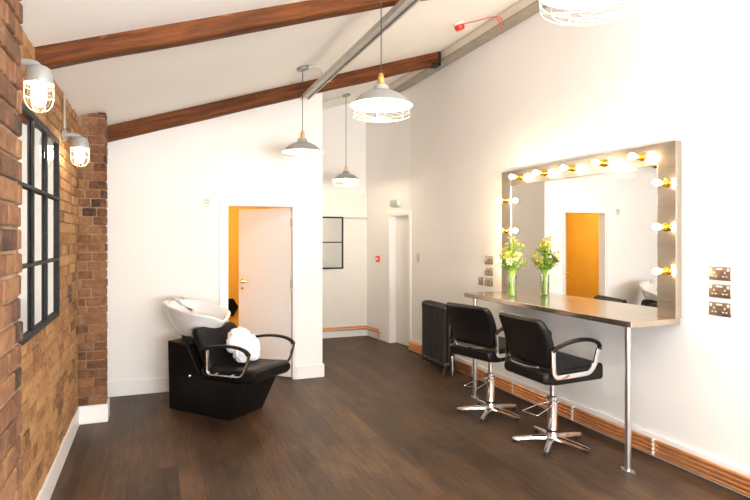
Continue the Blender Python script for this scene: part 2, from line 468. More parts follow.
# partition with the doorway
PX0, PX1, PZ = .71, 1.444, 1.911
b = MB()
for x0, x1, z0 in ((XL, PX0, 0), (PX0, PX1, PZ), (PX1, 1.757, 0)):
    b.prism([(x0, z0), (x1, z0), (x1, zc(x1)), (x0, zc(x0))], YP, YP+.10, 'xz')
struct(b.build('wall_partition', 'wall', smooth=False), 'white partition wall behind the backwash unit', 'wall')
b = MB(); b.prism([(1.657, 0), (1.757, 0), (1.757, zc(1.757)), (1.657, zc(1.657))], YP+.10, YF, 'xz')
struct(b.build('wall_passage', 'wall', smooth=False), 'side wall of the passage', 'wall')
b = MB(); b.prism([(XL, 0), (3.6, 0), (3.6, zc(3.6)), (XL, zc(XL))], YF, YF+.12, 'xz')
struct(b.build('wall_far', 'wall', smooth=False), 'far white wall of the passage', 'wall')
b = MB(); b.box(1.757, 3.17, YF-.035, YF, 0, 2.26)
struct(b.build('trim_1', 'paintbrick', smooth=False), 'white painted brick lower part of the far wall', 'wall')

# rear wall, behind the camera, with its window
b = MB()
WX0, WX1, WZ0, WZ1 = -.15, 2.95, .8, 2.5
for x0, x1, z0, z1 in ((XL, WX0, 0, None), (WX0, WX1, 0, WZ0), (WX0, WX1, WZ1, None), (WX1, 3.6, 0, None)):
    za = z1 if z1 else zc(x0); zb = z1 if z1 else zc(x1)
    b.prism([(x0, z0), (x1, z0), (x1, zb), (x0, za)], YN-.12, YN, 'xz')
struct(b.build('wall_rear', 'wall', smooth=False), 'white wall behind the camera', 'wall')
wn = thing('window_1', ((WX0+WX1)/2, YN-.06, WZ0)); struct(wn, 'window behind the camera', 'window')
b = MB(); hw = (WX1-WX0)/2; hh = WZ1-WZ0
for z in (0, hh-.05): b.box(-hw, hw, -.03, .03, z, z+.05)
for x in (-hw, -hw/3-.02, hw/3-.02, hw-.05): b.box(x, x+.05, -.03, .03, .05, hh-.05)
b.build('window_frame', 'trimw', wn, smooth=False)

wn = thing('window_added', (XL-.08, -1.3, .8)); struct(wn, 'added side window behind the camera, holding a fill light', 'window')  # unseen window, added only to carry the side fill light
b = MB()
for z in (0, 1.45): b.box(-.03, .03, -.95, .95, z, z+.05)
for y in (-.95, -.33, .28, .90): b.box(-.03, .03, y, y+.05, .05, 1.45)
b.build('window_frame', 'trimw', wn, smooth=False)

# yellow room behind the partition
b = MB()
b.box(XL, 1.657, YF-.03, YF, 0, 2.35)
b.box(XL, XL+.02, YP+.10, YF-.03, 0, 2.35)
b.box(1.637, 1.657, YP+.10, YF-.03, 0, 2.35)
b.box(XL+.02, PX0-.03, YP+.10, YP+.12, 0, 2.35)
b.box(PX1+.03, 1.637, YP+.10, YP+.12, 0, 2.35)
b.box(PX0-.03, PX1+.03, YP+.10, YP+.12, PZ+.03, 2.35)
struct(b.build('wall_yellow', 'yellow', smooth=False), 'yellow painted walls of the small room beyond the doorway', 'wall')
b = MB(); b.box(XL, 1.657, YP+.10, YF, 2.35, 2.42)
struct(b.build('ceiling_small_room', 'ceil', smooth=False), 'ceiling of the small room', 'ceiling')

# ------------------------------------------------------------------ brickwork
def brick_wall(name, backing_boxes, runs, mat, mortar, label):
    b = MB()
    for bx in backing_boxes: b.box(*bx)
    back = b
    bb = MB(); tones = []
    lay = bb.bm.faces.layers.float.new('tone_f')
    def put(axis, face, u0, u1, z0, z1, sgn):
        j = random.uniform(-.003, .003); tone = .5 + random.uniform(-.42, .42)*random.random()**.5
        tilt = random.uniform(-.002, .002)
        b2 = MB(); d0, d1 = -.05, .010 + j
        if axis == 'x': b2.box(face+min(sgn*d0, sgn*d1), face+max(sgn*d0, sgn*d1), u0, u1, z0+tilt, z1+tilt)
        else: b2.box(u0, u1, face+min(sgn*d0, sgn*d1), face+max(sgn*d0, sgn*d1), z0+tilt, z1+tilt)
        bmesh.ops.bevel(b2.bm, geom=list(b2.bm.edges), offset=.0045, segments=1, affect='EDGES')
        for v in b2.bm.verts:
            q = v.co * 22
            v.co += noise.noise_vector(q) * .0028
        mp = {}
        for v in b2.bm.verts: mp[v] = bb.bm.verts.new(v.co)
        for f in b2.bm.faces:
            nf = bb.bm.faces.new([mp[v] for v in f.verts]); nf[lay] = tone
        b2.bm.free()
    for axis, face, u0, u1, z0, z1, sgn, hole in runs:
        ch = .0755; z = z0; row = 0
        while z < z1 - .02:
            zt = min(z + ch - .010, z1)
            u = u0 - (random.uniform(.02, .09) if row % 2 else random.uniform(.1, .16)); k = row
            while u < u1:
                w = .215 if (row % 2 == 0 or random.random() < .2) else .103
                w *= random.uniform(.95, 1.04)
                a, c = max(u, u0), min(u + w, u1 + random.uniform(-.004, .004))
                if c - a > .03 and not (hole and a < hole[1] and c > hole[0] and zt > hole[2] and z < hole[3]):
                    put(axis, face, a, c, z, zt, sgn)
                u += w + .011
            z += ch; row += 1
    bmesh.ops.recalc_face_normals(bb.bm, faces=list(bb.bm.faces))
    bmesh.ops.recalc_face_normals(back.bm, faces=list(back.bm.faces))
    me = bpy.data.meshes.new(name)
    # merge backing into the same mesh with its own material slot
    for f in bb.bm.faces: f.material_index = 0
    mp = {}
    for v in back.bm.verts: mp[v] = bb.bm.verts.new(v.co)
    for f in back.bm.faces:
        nf = bb.bm.faces.new([mp[v] for v in f.verts]); nf.material_index = 1
    back.bm.free()
    tl = [f[lay] for f in bb.bm.faces]
    bb.bm.to_mesh(me); bb.bm.free()
    me.materials.append(M[mat]); me.materials.append(M[mortar])
    at = me.attributes.new('tone', 'FLOAT', 'FACE')
    for i, t in enumerate(tl): at.data[i].value = t
    o = bpy.data.objects.new(name, me); COL.objects.link(o)
    return struct(o, label, 'wall')

brick_wall('wall_left', [(-.78, XL, YN-.12, -2.25, 0, zc(XL)), (-.78, XL, -2.25, -.35, 0, .8), (-.78, XL, -2.25, -.35, 2.3, zc(XL)), (-.78, XL, -.35, YF+.1, 0, zc(XL))],
           [('x', XL, 1.2, 5.24, .0, 2.555, 1, None)], 'brick', 'mortar', 'exposed orange brick wall')
PF = 5.240
brick_wall('wall_left_pier', [(XL, -.382, PF+.012, 5.39, 0, 2.60), (XL, -.418, .9, 2.169, 0, 2.60)],
           [('y', PF+.012, XL+.01, -.372, 0, 2.60, -1, None), ('x', -.382, PF+.01, 5.40, 0, 2.61, 1, None),
            ('x', -.418, .9, 2.179, 0, 2.61, 1, None), ('y', 2.169, XL+.01, -.411, 0, 2.6, 1, None), ('y', .9, XL+.01, -.411, 0, 2.6, -1, None)],
           'brickpier', 'mortarpale', 'red brick piers projecting from the left wall')

# ------------------------------------------------------------------ skirting boards
def skirt(name, runs, h, label):
    b = MB()
    for (x0, x1, y0, y1) in runs:
        b.box(x0, x1, y0, y1, 0, h)
    struct(b.build(name, 'trimw', smooth=False, bevel=.004), label, 'skirting')
skirt('baseboard_left', [(XL, XL+.022, 2.2, PF-.02), (XL, -.355, PF-.018, PF+.004), (-.372, -.355, PF+.004, 5.42), (-.405, -.385, .88, 2.20), (XL, -.405, 2.18, 2.20)], .15, 'white skirting along the brick wall')
skirt('baseboard_back', [(XL+.01, PX0-.07, YP-.018, YP), (PX1+.012, 1.775, YP-.018, YP), (1.757, 1.775, YP, YF-.05)], .145, 'white skirting along the partition')
skirt('baseboard_right', [(XR-.018, XR, YN, DY0-.05)], .158, 'white skirting behind the copper pipes')
skirt('baseboard_far', [(1.775, 3.17, YF-.05, YF-.035), (3.14, 3.157, 8.30, YF-.05)], .10, 'low white skirting at the far end of the passage')

# ------------------------------------------------------------------ doors
d = thing('door_1', (PX1, YP+.05, 0)); struct(d, 'white door standing ajar in the partition doorway', 'door')
b = MB()
L_ = PX0 - PX1
# lining inside the opening + narrow architrave on the face
b.box(L_, L_+.022, -.052, .07, 0, PZ); b.box(-.022, 0, -.052, .07, 0, PZ); b.box(L_, 0, -.052, .07, PZ-.02, PZ)
b.box(L_-.065, L_+.004, -.066, -.05, 0, PZ+.06); b.box(-.004, .012, -.066, -.05, 0, PZ+.06); b.box(L_+.004, -.004, -.066, -.05, PZ-.004, PZ+.06)
b.build('door_frame', 'trimw', d, smooth=False, bevel=.003)
ang = math.radians(45)
R = Matrix.Translation((-.024, .045, 0)) @ Matrix.Rotation(PI - ang, 4, 'Z')
leaf = MB(); leaf.box(0, .69, -.02, .02, .008, PZ-.03); leaf.xf(R)
lf = leaf.build('door_leaf', 'door', d, smooth=False, bevel=.002)
h = MB()
for s in (1, -1):
    h.cyl(R @ Vector((.635, s*.02, 1.05)), R @ Vector((.635, s*.028, 1.05)), .026)
    h.tube(fillet([R @ Vector((.635, s*.02, 1.05)), R @ Vector((.635, s*.065, 1.05)), R @ Vector((.53, s*.065, 1.05))], .012), .009)
    h.cyl(R @ Vector((.635, s*.02, .97)), R @ Vector((.635, s*.026, .97)), .018)
h.build('door_handle', 'brass', lf)
for z in (.22, 1.0, 1.68):
    h = MB(); h.box(-.006, .006, -.012, .012, z, z+.09, Matrix.Translation((-.022, .025, 0)))
    h.cyl((-.022, .018, z), (-.022, .018, z+.09), .007)
    h.build('hinge', 'bronze', d)

d = thing('door_2', (SX((DY0+DY1)/2)+.085, (DY0+DY1)/2, 0), math.radians(7.04)); struct(d, 'plain white door recessed at the end of the right wall', 'door')
w2 = (DY1-DY0)/2
b = MB(); b.box(0, .04, -w2, w2, .008, DZ-.02); b.build('door_leaf', 'door', d, smooth=False, bevel=.002)
b = MB()
b.box(-.09, .10, -w2, -w2+.02, 0, DZ); b.box(-.09, .10, w2-.02, w2, 0, DZ); b.box(-.09, .10, -w2, w2, DZ-.02, DZ)
b.box(-.10, -.08, -w2-.05, -w2+.006, 0, DZ+.05); b.box(-.10, -.08, w2-.006, w2+.05, 0, DZ+.05); b.box(-.10, -.08, -w2+.006, w2-.006, DZ-.006, DZ+.05)
b.build('door_frame', 'trimw', d, smooth=False, bevel=.003)

# ------------------------------------------------------------------ roof timbers and steels
def rafter(y0, y1, x0, x1, depth, label, seed, group='old timber rafters'):
    rnd = random.Random(seed); n = 40; rings = []
    for i in range(n+1):
        x = x0 + (x1-x0)*i/n; zt = zc(x) + .002; q = Vector((x*1.7, seed*3.1, 0))
        j = noise.noise(q)*.010; k = noise.noise(q+Vector((0, 5, 0)))*.008
        zb = zt - depth + k
        rings.append([Vector((x, y0+j, zb+.008)), Vector((x, y0+j+.008, zb)), Vector((x, y1-.008+j, zb)), Vector((x, y1+j, zb+.008)), Vector((x, y1, zt)), Vector((x, y0, zt))])
    b = MB(); b.rings(rings)
    o = b.build('ceiling_beam', 'beam', smooth=True, angle=50)
    return tag(o, label, 'beam', group)
rafter(3.42, 3.54, XL, XR-.14, .105, 'dark brown timber rafter nearest the camera, crossing the sloping ceiling', 1)
rafter(5.90, YP-.005, XL+.01, XR-.16, .145, 'dark brown timber rafter running along the top of the partition wall', 4)

# steel bracket at the end of the far rafter
b = MB(); zz = zc(3.16)
b.box(3.145, 3.17, 5.885, 6.03, zz-.165, zz-.01); b.box(3.05, 3.17, 5.885, 6.03, zz-.172, zz-.150)
tag(b.build('beam_bracket', 'frame', smooth=False), 'dark steel bracket holding the right end of the far rafter', 'bracket')

# boxed steel along the head of the right wall
pu = thing('steel_purlin', (3.20, YN, 3.66), 0, 'beige painted steel running along the top of the right wall', 'steel beam')
def loc(b): return b.xf(Matrix.Translation((-3.20, -YN, -3.66)))
b = MB(); b.prism([(3.20, 3.680), (XR-.006, 3.680), (XR-.006, zc(XR)-.010), (3.20, zc(3.20)-.006)], YN, YF-.003, 'xz')
loc(b).build('web', 'purlin', pu, smooth=False)
b = MB(); b.prism([(3.19, 3.660), (XR-.006, 3.640), (XR-.006, 3.679), (3.19, 3.679)], YN, YF-.003, 'xz')
loc(b).build('flange', 'galvdark', pu, smooth=False)
# galvanised channel below the rafters
cx = 1.535; zt = 3.10
b = MB()
prof = [(-.04, .0), (.04, .0), (.04, -.045), (.028, -.045), (.028, -.033), (.034, -.033), (.034, -.006), (-.034, -.006), (-.034, -.033), (-.028, -.033), (-.028, -.045), (-.04, -.045)]
b.prism([(cx+u, zt+v) for u, v in prof], -1.5, 5.95, 'xz')
b.box(cx-.022, cx+.022, -1.5, 5.95, zt-.030, zt-.008)
ch = thing('ceiling_channel', (cx, 5.95, zt-.04), 0, 'galvanised steel channel fixed below both rafters', 'channel')
o = b.build('channel', 'galv', ch, smooth=False); o.location = (-cx, -5.95, -(zt-.04))
# the flexible metal conduit from channel to pendant rose comes with the pendant

# ------------------------------------------------------------------ left wall mirror (black steel window-like frame)
GX = XL + .014
lm = thing('wall_mirror', (GX, 3.42, 1.06), 0, 'black steel framed mirror divided like a window on the orange brick wall', 'mirror')
MY0, MY1, MZ = -.60, .615, 1.11
b = MB(); b.box(.002, .010, MY0+.01, MY1-.01, .01, MZ-.01); b.build('mirror_glass', 'mirror_old', lm, smooth=False)
b = MB(); D = .026
b.box(0, D, MY0, MY0+.035, 0, MZ); b.box(0, D, MY1-.035, MY1, 0, MZ)
b.box(0, D, MY0+.035, MY1-.035, 0, .032); b.box(0, D, MY0+.035, MY1-.035, MZ-.032, MZ)
b.build('mirror_frame', 'frame', lm, smooth=False, bevel=.003)
for y in (-.20, .18):
    b = MB(); b.box(.012, D-.002, y-.014, y+.014, .033, MZ-.033); b.build('glazing_bar', 'frame', lm, smooth=False, bevel=.002)
for z in (.358, .735):
    b = MB(); b.box(.014, D+.002, MY0+.036, MY1-.036, z-.009, z+.009); b.build('glazing_bar', 'frame', lm, smooth=False, bevel=.002)
# small mirror in the passage
fm = thing('wall_mirror', (2.56, YF-.037, 1.07), 0, 'tall narrow mirror with thin black frame at the far end of the passage', 'mirror')
b = MB(); b.box(-.19, .19, -.012, -.004, .01, .80); b.build('mirror_glass', 'mirror_old', fm, smooth=False)
b = MB()
for (x0, x1, z0, z1) in ((-.20, -.178, 0, .81), (.178, .20, 0, .81), (-.178, .178, 0, .022), (-.178, .178, .788, .81), (-.178, .178, .405, .422)):
    b.box(x0, x1, -.026, -.001, z0, z1)
b.build('mirror_frame', 'frame', fm, smooth=False, bevel=.002)

# ------------------------------------------------------------------ vanity mirror with bulbs
VX, VY0, VY1, VZ0, VZ1 = 3.265, 2.755, 4.78, 1.0053, 2.207
vm = thing('vanity_mirror', (XR, (VY0+VY1)/2, VZ0), 0, 'large mirror in a brushed steel frame lined with glowing bulbs', 'mirror')
ox, oy, oz = XR, (VY0+VY1)/2, VZ0
H_, hw = VZ1-VZ0, (VY1-VY0)/2
FW = .15
b = MB()
b.box(-.055, -.002, -hw, -hw+FW, 0, H_); b.box(-.055, -.002, hw-FW, hw, 0, H_); b.box(-.055, -.002, -hw+FW, hw-FW, H_-FW, H_)
b.build('steel_frame', 'steel', vm, smooth=False, bevel=.0025)
b = MB(); b.box(-.045, -.035, -hw+FW-.005, hw-FW+.005, 0, H_-FW+.005); b.build('mirror_glass', 'mirror', vm, smooth=False)
def vbulb(y, z):
    b = MB(); Rx = Matrix.Rotation(-PI/2, 4, 'Y')
    b.lathe([(.0, 0), (.030, 0), (.030, .005), (.020, .010), (.021, .022), (.024, .035), (.021, .048), (.014, .056), (0, .056)], 20, (-.055, y-oy, z-oz), Rx)
    hd = b.build('bulb_holder', 'brass', vm)
    b = MB(); b.lathe([(.0, .054), (.010, .057), (.014, .068), (.021, .082), (.0225, .094), (.018, .106), (.009, .113), (0, .115)], 20, (-.055, y-oy, z-oz), Rx)
    b.build('light_bulb', 'bulb', hd)
for y in (3.04, 3.40, 3.76, 4.12, 4.48): vbulb(y, 2.133)
for z in (1.926, 1.625, 1.325):
    vbulb(2.83, z); vbulb(4.705, z)

# ------------------------------------------------------------------ steel counter
CX0, CY0, CY1, CZ = 2.88, 2.765, 4.86, 1.005
ct = thing('steel_counter', (XR, (CY0+CY1)/2, 0), 0, 'long brushed steel counter fixed below the vanity mirror', 'counter')
oy2 = (CY0+CY1)/2
b = MB(); b.box(CX0-XR, -.001, CY0-oy2, CY1-oy2, CZ-.04, CZ); b.build('worktop', 'steel', ct, smooth=False, bevel=.003)
for x, y in ((2.940, 2.848), (2.905, 4.70)):
    b = MB(); b.cyl((x-XR, y-oy2, .006), (x-XR, y-oy2, CZ-.042), .0205, 20)
    b.cyl((x-XR, y-oy2, CZ-.050), (x-XR, y-oy2, CZ-.041), .036, 20)
    lg = b.build('leg', 'satin', ct)
    b = MB(); b.prism([(x-XR-.03+.0, y-oy2-.02), (x-XR+.0, y-oy2-.065), (x-XR+.03, y-oy2-.02), (x-XR+.03, y-oy2+.02), (x-XR, y-oy2+.065), (x-XR-.03, y-oy2+.02)], .0, .007, 'xy')
    b.build('foot_plate', 'satin', lg, smooth=False)

# ------------------------------------------------------------------ styling chairs
def rrect(w, h, r, n=5):
    """rounded rectangle outline centred at 0 (counter-clockwise)"""
    out = []
    r = min(r, w/2*.99, h/2*.99)
    for cx_, cy_, a0 in ((w/2-r, h/2-r, 0), (-w/2+r, h/2-r, 90), (-w/2+r, -h/2+r, 180), (w/2-r, -h/2+r, 270)):
        for k in range(n+1):
            a = math.radians(a0 + 90*k/n); out.append((cx_ + r*math.cos(a), cy_ + r*math.sin(a)))
    return out

def styling_chair(loc, yaw, base_deg, pedal_deg, label):
    t = thing('styling_chair', loc, yaw, label, 'chair', None)
    back = math.degrees(-yaw)
    # seat cushion: sections along x
    b = MB(); rings = []
    for i in range(17):
        u = i/16; u = .5+.5*math.copysign(abs(2*u-1)**.6, 2*u-1); x = -.268 + .523*u
        endr = math.sqrt(max(0, 1-abs((u-.5)/.5)**30))
        zt = .645 - .015*math.sin(PI*min(1, u*1.1)) - .035*(1-u)**4
        zb = .508 + .018*u + .02*max(0, 1-u*4)**1.5
        w = (.525 - .03*(1-u)) * (.93 + .07*endr); hgt = (zt-zb)*(.72 + .28*endr)
        zm = (zt+zb)/2
        ring = []
        for (a, c) in rrect(w, hgt, .024):
            dip = -.012*math.cos(a/w*PI) if c > 0 else 0
            ring.append(Vector((x, a, zm + c + dip)))
        rings.append(ring)
    b.rings(rings); b.build('seat', 'vinyl', t)
    # backrest
    b = MB(); rings = []
    for i in range(19):
        u = i/18; z = .630 + .352*u
        xb = -.232 - .105*u + .022*math.sin(PI*u)
        e = math.sqrt(max(0, 1-((u-.5)/.5)**10))
        w = (.475 + .060*math.sin(PI*min(1, u*1.05)*.8)) * (.90 + .10*e); th = .068*(.45+.55*e)
        ring = []
        for (a, c) in rrect(w, th, .03):
            curve = .045*(a/(w/2))**2
            ring.append(Vector((xb + curve - c*1.0, a, z)))
        rings.append(ring)
    b.rings(rings); b.build('backrest', 'vinyl', t)
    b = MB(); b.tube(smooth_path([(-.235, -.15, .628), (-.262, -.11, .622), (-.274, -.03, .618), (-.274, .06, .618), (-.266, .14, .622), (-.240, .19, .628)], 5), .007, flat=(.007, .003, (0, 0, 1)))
    b.build('gap_highlight', 'chrome', t)  # added bright strip imitating the highlight in the gap between seat and back
    # under-seat pan
    b = MB(); b.rbox(-.14, .14, -.13, .13, .498, .532, .008); b.build('seat_pan', 'rubber', t)
    # arms
    for s in (-1, 1):
        y = s*.272
        b = MB()
        path = fillet([(-.215, y, .770), (-.208, y, .575), (.100, y, .588), (.150, y, .635), (.185, y, .755)], .045, 6)
        b.tube(path, .01, flat=(.008, .016, (0, 1, 0)))
        for x, z in ((-.06, .582), (.03, .585)):
            b.cyl((x, s*.245, z), (x, s*.282, z), .010, 12)
        ar = b.build('arm_bracket', 'chrome', t)
        b = MB()
        pth = smooth_path([(-.225, y, .762), (-.19, y, .782), (-.10, y, .812), (.0, y, .828), (.09, y, .826), (.16, y, .808), (.195, y, .780), (.193, y, .750)], 4)
        rings = []
        for i, q in enumerate(pth):
            tt = (pth[min(i+1, len(pth)-1)] - pth[max(i-1, 0)]).normalized(); n = Vector((-tt.z, 0, tt.x))
            ww = .024 * (.7 + .3*math.sin(PI*min(1, max(.0, i/(len(pth)-1)))))
            rings.append([q + Vector((0, 1, 0))*ww*math.cos(2*PI*k/12) + n*.015*math.sin(2*PI*k/12) for k in range(12)])
        b.rings(rings); b.build('arm_pad', 'vinyl', ar)
    # column
    b = MB()
    b.lathe([(.0, .05), (.044, .05), (.044, .085), (.037, .10), (.036, .335), (.040, .340), (.040, .362), (.020, .366), (.017, .50), (0, .50)], 24)
    col = b.build('hydraulic_column', 'chrome', t)
    b = MB(); b.lathe([(.0376, .100), (.0455, .100), (.0455, .116), (.0376, .116)], 24, loop=True, cap=False); b.build('rubber_ring', 'rubber', col)
    # pump pedal
    b = MB(); a = math.radians(pedal_deg) - yaw
    Rz = Matrix.Rotation(a, 4, 'Z')
    pth = fillet([(.03, -.03, .315), (.10, -.050, .308), (.27, -.075, .283), (.28, .070, .283), (.10, .05, .308), (.03, .03, .315)], .02, 5)
    b.tube([Rz @ Vector(p) for p in pth], .0052, 8)
    b.tube([Rz @ Vector((.0, -.055, .335)), Rz @ Vector((.0, .055, .335))], .012, 12)
    b.build('pump_pedal', 'chrome', t)
    # star base
    b = MB(); b.lathe([(0, .035), (.050, .035), (.055, .05), (.045, .075), (0, .078)], 24); hub = b.build('base_hub', 'chrome', t)
    for k in range(5):
        a = math.radians(base_deg + 72*k) - yaw; Rz = Matrix.Rotation(a, 4, 'Z')
        b = MB(); rings = []
        for i in range(9):
            u = i/8; x = .03 + .262*u; zt = .072 - .030*u**1.5; wv = .029 - .009*u; th = .028 - .008*u
            if i == 8: wv *= .7; th *= .7
            rings.append([Rz @ Vector((x, wv*p_, zt - th + th*q_)) for p_, q_ in ((-1, 0), (-.8, .7), (-.35, 1), (.35, 1), (.8, .7), (1, 0))])
        b.rings(rings); lg = b.build('base_leg', 'chrome', t)
        b = MB(); b.lathe([(0, 0), (.017, 0), (.019, .004), (.016, .020), (0, .020)], 16, Rz @ Vector((.272, 0, 0))); b.build('glide', 'rubber', lg)
    return t
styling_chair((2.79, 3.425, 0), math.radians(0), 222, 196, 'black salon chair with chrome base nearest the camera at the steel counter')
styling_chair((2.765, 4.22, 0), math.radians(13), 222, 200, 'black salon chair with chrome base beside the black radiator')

# ------------------------------------------------------------------ backwash unit
bw = thing('backwash_unit', (.315, 5.526, 0), math.radians(-50), 'black backwash chair with white basin in front of the partition wall', 'salon chair')
b = MB()
side = [(-.03, .0), (.70, .0), (.86, .31), (.86, .335), (.36, .335), (.20, .60), (-.05, .62)]
b.prism(side, -.215, .215, 'xz')
b.build('base_cabinet', 'plastic', bw, smooth=False, bevel=.014, bseg=3)
b = MB(); b.prism([(.02, .58), (.17, .58), (.13, .70), (.03, .70)], -.12, .12, 'xz'); b.build('basin_neck', 'rubber', bw, smooth=False, bevel=.01)
# seat
b = MB(); rings = []; NX = 20
for i in range(NX+1):
    u = i/NX; x = .40 + .60*u
    e = math.sqrt(max(0, 1-((u-.5)/.5)**8)); zt = .458 - .02*math.sin(PI*u) + .015*u; zb = .338 + .01*u
    hgt = (zt-zb)*(.5+.5*e); w = .53*(.93+.07*e) * (1-.06*max(0, u-.8)/.2); ring = []
    for a, c in rrect(w, hgt, .035, 4): ring.append(Vector((x, a, (zt+zb)/2+c)))
    rings.append(ring)
b.rings(rings); b.build('seat', 'vinyl', bw)
# seat ribs (raised channels) as part of the upholstery
for k in range(7):
    y = -.195 + .065*k
    b = MB(); b.tube([(.44+.52*j/10, y, .440 + .008 - .02*math.sin(PI*j/10) + .013*j/10) for j in range(11)], [.006]+[.017]*9+[.006], 8)
    for v in b.bm.verts: v.co.z = .445 + (v.co.z-.445)*.75
    b.build('seat_rib', 'vinyl', bw)
# backrest
bk = MB(); rings = []
for i in range(15):
    u = i/14; z = .40 + .35*u; x = .47 - .20*u + .02*math.sin(PI*u); e = math.sqrt(max(0, 1-((u-.5)/.5)**10))
    w = .53*(.93+.07*e) - .03*u; th = .085*(.5+.5*e); ring = []
    for a, c in rrect(w, th, .035, 4): ring.append(Vector((x - c + .03*(a/.26)**2, a, z - c*.5)))
    rings.append(ring)
bk.rings(rings); bko = bk.build('backrest', 'vinyl', bw)
for k in range(6):
    y = -.17 + .068*k
    b = MB(); pts = []
    for j in range(9):
        u = .1 + .8*j/8; pts.append((.47 - .20*u + .02*math.sin(PI*u) + .036 + .03*(y/.26)**2, y, .40 + .35*u + .018))
    b.tube(pts, [.006]+[.016]*7+[.006], 8)
    b.build('backrest_rib', 'vinyl', bko)
for s in (-1, 1):
    y = s*.30
    b = MB(); b.tube(fillet([(.53, y, .60), (.535, y, .40), (.90, y, .415), (.95, y, .47), (.985, y, .60)], .04, 6), .01, flat=(.017, .006, (0, 1, 0)))
    b.cyl((.62, s*.25, .405), (.62, s*.306, .405), .012, 12); b.cyl((.80, s*.25, .41), (.80, s*.306, .41), .012, 12)
    ar = b.build('arm_bracket', 'chrome', bw)
    b = MB(); pth = smooth_path([(.46, y, .600), (.56, y, .628), (.70, y, .650), (.84, y, .652), (.94, y, .632), (.985, y, .595)], 5); rings = []
    for i, q in enumerate(pth):
        tt = (pth[min(i+1, len(pth)-1)] - pth[max(i-1, 0)]).normalized(); n = Vector((-tt.z, 0, tt.x))
        rings.append([q + Vector((0, 1, 0))*.026*math.cos(2*PI*k/12) + n*.013*math.sin(2*PI*k/12) for k in range(12)])
    b.rings(rings); b.build('arm_pad', 'vinyl', ar)
b = MB(); b.cyl((.33, -.21, .37), (.33, -.30, .36), .006, 10); b.ball((.33, -.305, .36), .014, 12); b.build('recline_lever', 'chrome', bw)
# basin
def basin_rings():
    rings = []; n = 40
    def ring(sc, dz, sx_=1, shift=0, flat=0):
        out = []
        for k in range(n):
            a = 2*PI*k/n; ca, sa = math.cos(a), math.sin(a)
            rx = .375 if ca > 0 else .29
            x = rx*sc*math.copysign(abs(ca)**.85, ca)*sx_ + shift; y = .235*sc*math.copysign(abs(sa)**.85, sa)
            z = dz
            notch = math.exp(-(y/.085)**2) * max(0, ca)**3 * .05
            tilt = -.165*x
            out.append(Vector((x + .06, y, .895 + z + tilt - notch*(1 if dz > -.05 else 0))))
        return out
    prof_out = [(.25, -.275), (.38, -.265), (.52, -.235), (.66, -.185), (.80, -.115), (.91, -.045), (.975, .0), (1.0, .012), (.985, .022)]
    prof_in = [(.93, .018), (.86, -.01), (.76, -.08), (.62, -.135), (.45, -.165), (.25, -.178), (.08, -.182)]
    for s_, z_ in prof_out: rings.append(ring(s_, z_, 1, -.05*(1-s_)))
    for s_, z_ in prof_in: rings.append(ring(s_, z_, 1, -.03*(1-s_)))
    return rings
b = MB(); b.rings(basin_rings()); bs = b.build('basin', 'ceramic', bw, angle=80)
b = MB(); b.tube(smooth_path([(-.20, .06, .915), (-.20, .06, .965), (-.17, .055, .985), (-.11, .04, .965)], 4), .011, 10)
b.lathe([(0, .0), (.025, 0), (.025, .03), (.014, .04), (0, .04)], 16, (-.20, .06, .905)); b.build('mixer_tap', 'chrome', bs)
b = MB(); b.tube(smooth_path([(-.20, -.06, .90), (-.19, -.065, .955), (-.14, -.05, .965), (-.08, -.02, .925), (-.02, .0, .885)], 5), .009, 10)
b.tube([(-.03, .0, .89), (.03, .012, .868)], [.014, .022], 14); b.build('spray_head', 'chrome', bs)
b = MB(); b.lathe([(0, 0), (.022, 0), (.022, .006), (0, .006)], 16, (.03, 0, .712)); b.build('drain', 'chrome', bs)

# towel crumpled on the seat
tw = MB()
bmesh.ops.create_icosphere(tw.bm, subdivisions=6, radius=1)
for v in tw.bm.verts:
    d_ = v.co.normalized()
    q = d_ * 2.1
    # union of soft lobes seen from the middle of the heap
    r = 0
    for (cx_, cy_, cz_, rr_) in ((-.07, .03, .06, .085), (-.03, -.05, .08, .075), (.02, .05, .00, .085), (.05, -.06, -.04, .08), (.06, .04, -.06, .07), (-.03, -.10, .02, .06), (-.02, .11, -.03, .06)):
        c_ = Vector((cx_, cy_, cz_)); t_ = d_.dot(c_); disc = rr_*rr_ - (c_.length_squared - t_*t_)
        if disc > 0: r = max(r, t_ + math.sqrt(disc))
    r = max(r, .085)
    w1 = noise.noise_vector(d_*2.2 + Vector((3, 1, 7)))
    rid = lambda q_: max(0, 1-abs(noise.noise(q_))*4)
    r += .016*rid(Vector((d_.x*3, d_.y*3, d_.z*1.2)) + w1*1.5) + .010*rid(d_*5.5 + w1*2) - .010
    v.co = Vector((d_.x*r, d_.y*r*1.1, max(d_.z*r*1.12, -.118 + .008*noise.noise(d_*6)) + .122))
bmesh.ops.smooth_vert(tw.bm, verts=list(tw.bm.verts), factor=.5, use_axis_x=True, use_axis_y=True, use_axis_z=True)
bmesh.ops.smooth_vert(tw.bm, verts=list(tw.bm.verts), factor=.5, use_axis_x=True, use_axis_y=True, use_axis_z=True)
towel = tw.build('towel', 'towel', smooth=True, angle=180)
tw_loc = bw.matrix_basis @ Vector((.635, .03, .470))
towel.location = Matrix.LocRotScale(bw.location, bw.rotation_euler, None) @ Vector((.64, .03, .466)); towel.rotation_euler = (0, 0, math.radians(-50))
tag(towel, 'crumpled white towel left on the seat of the backwash chair', 'towel')

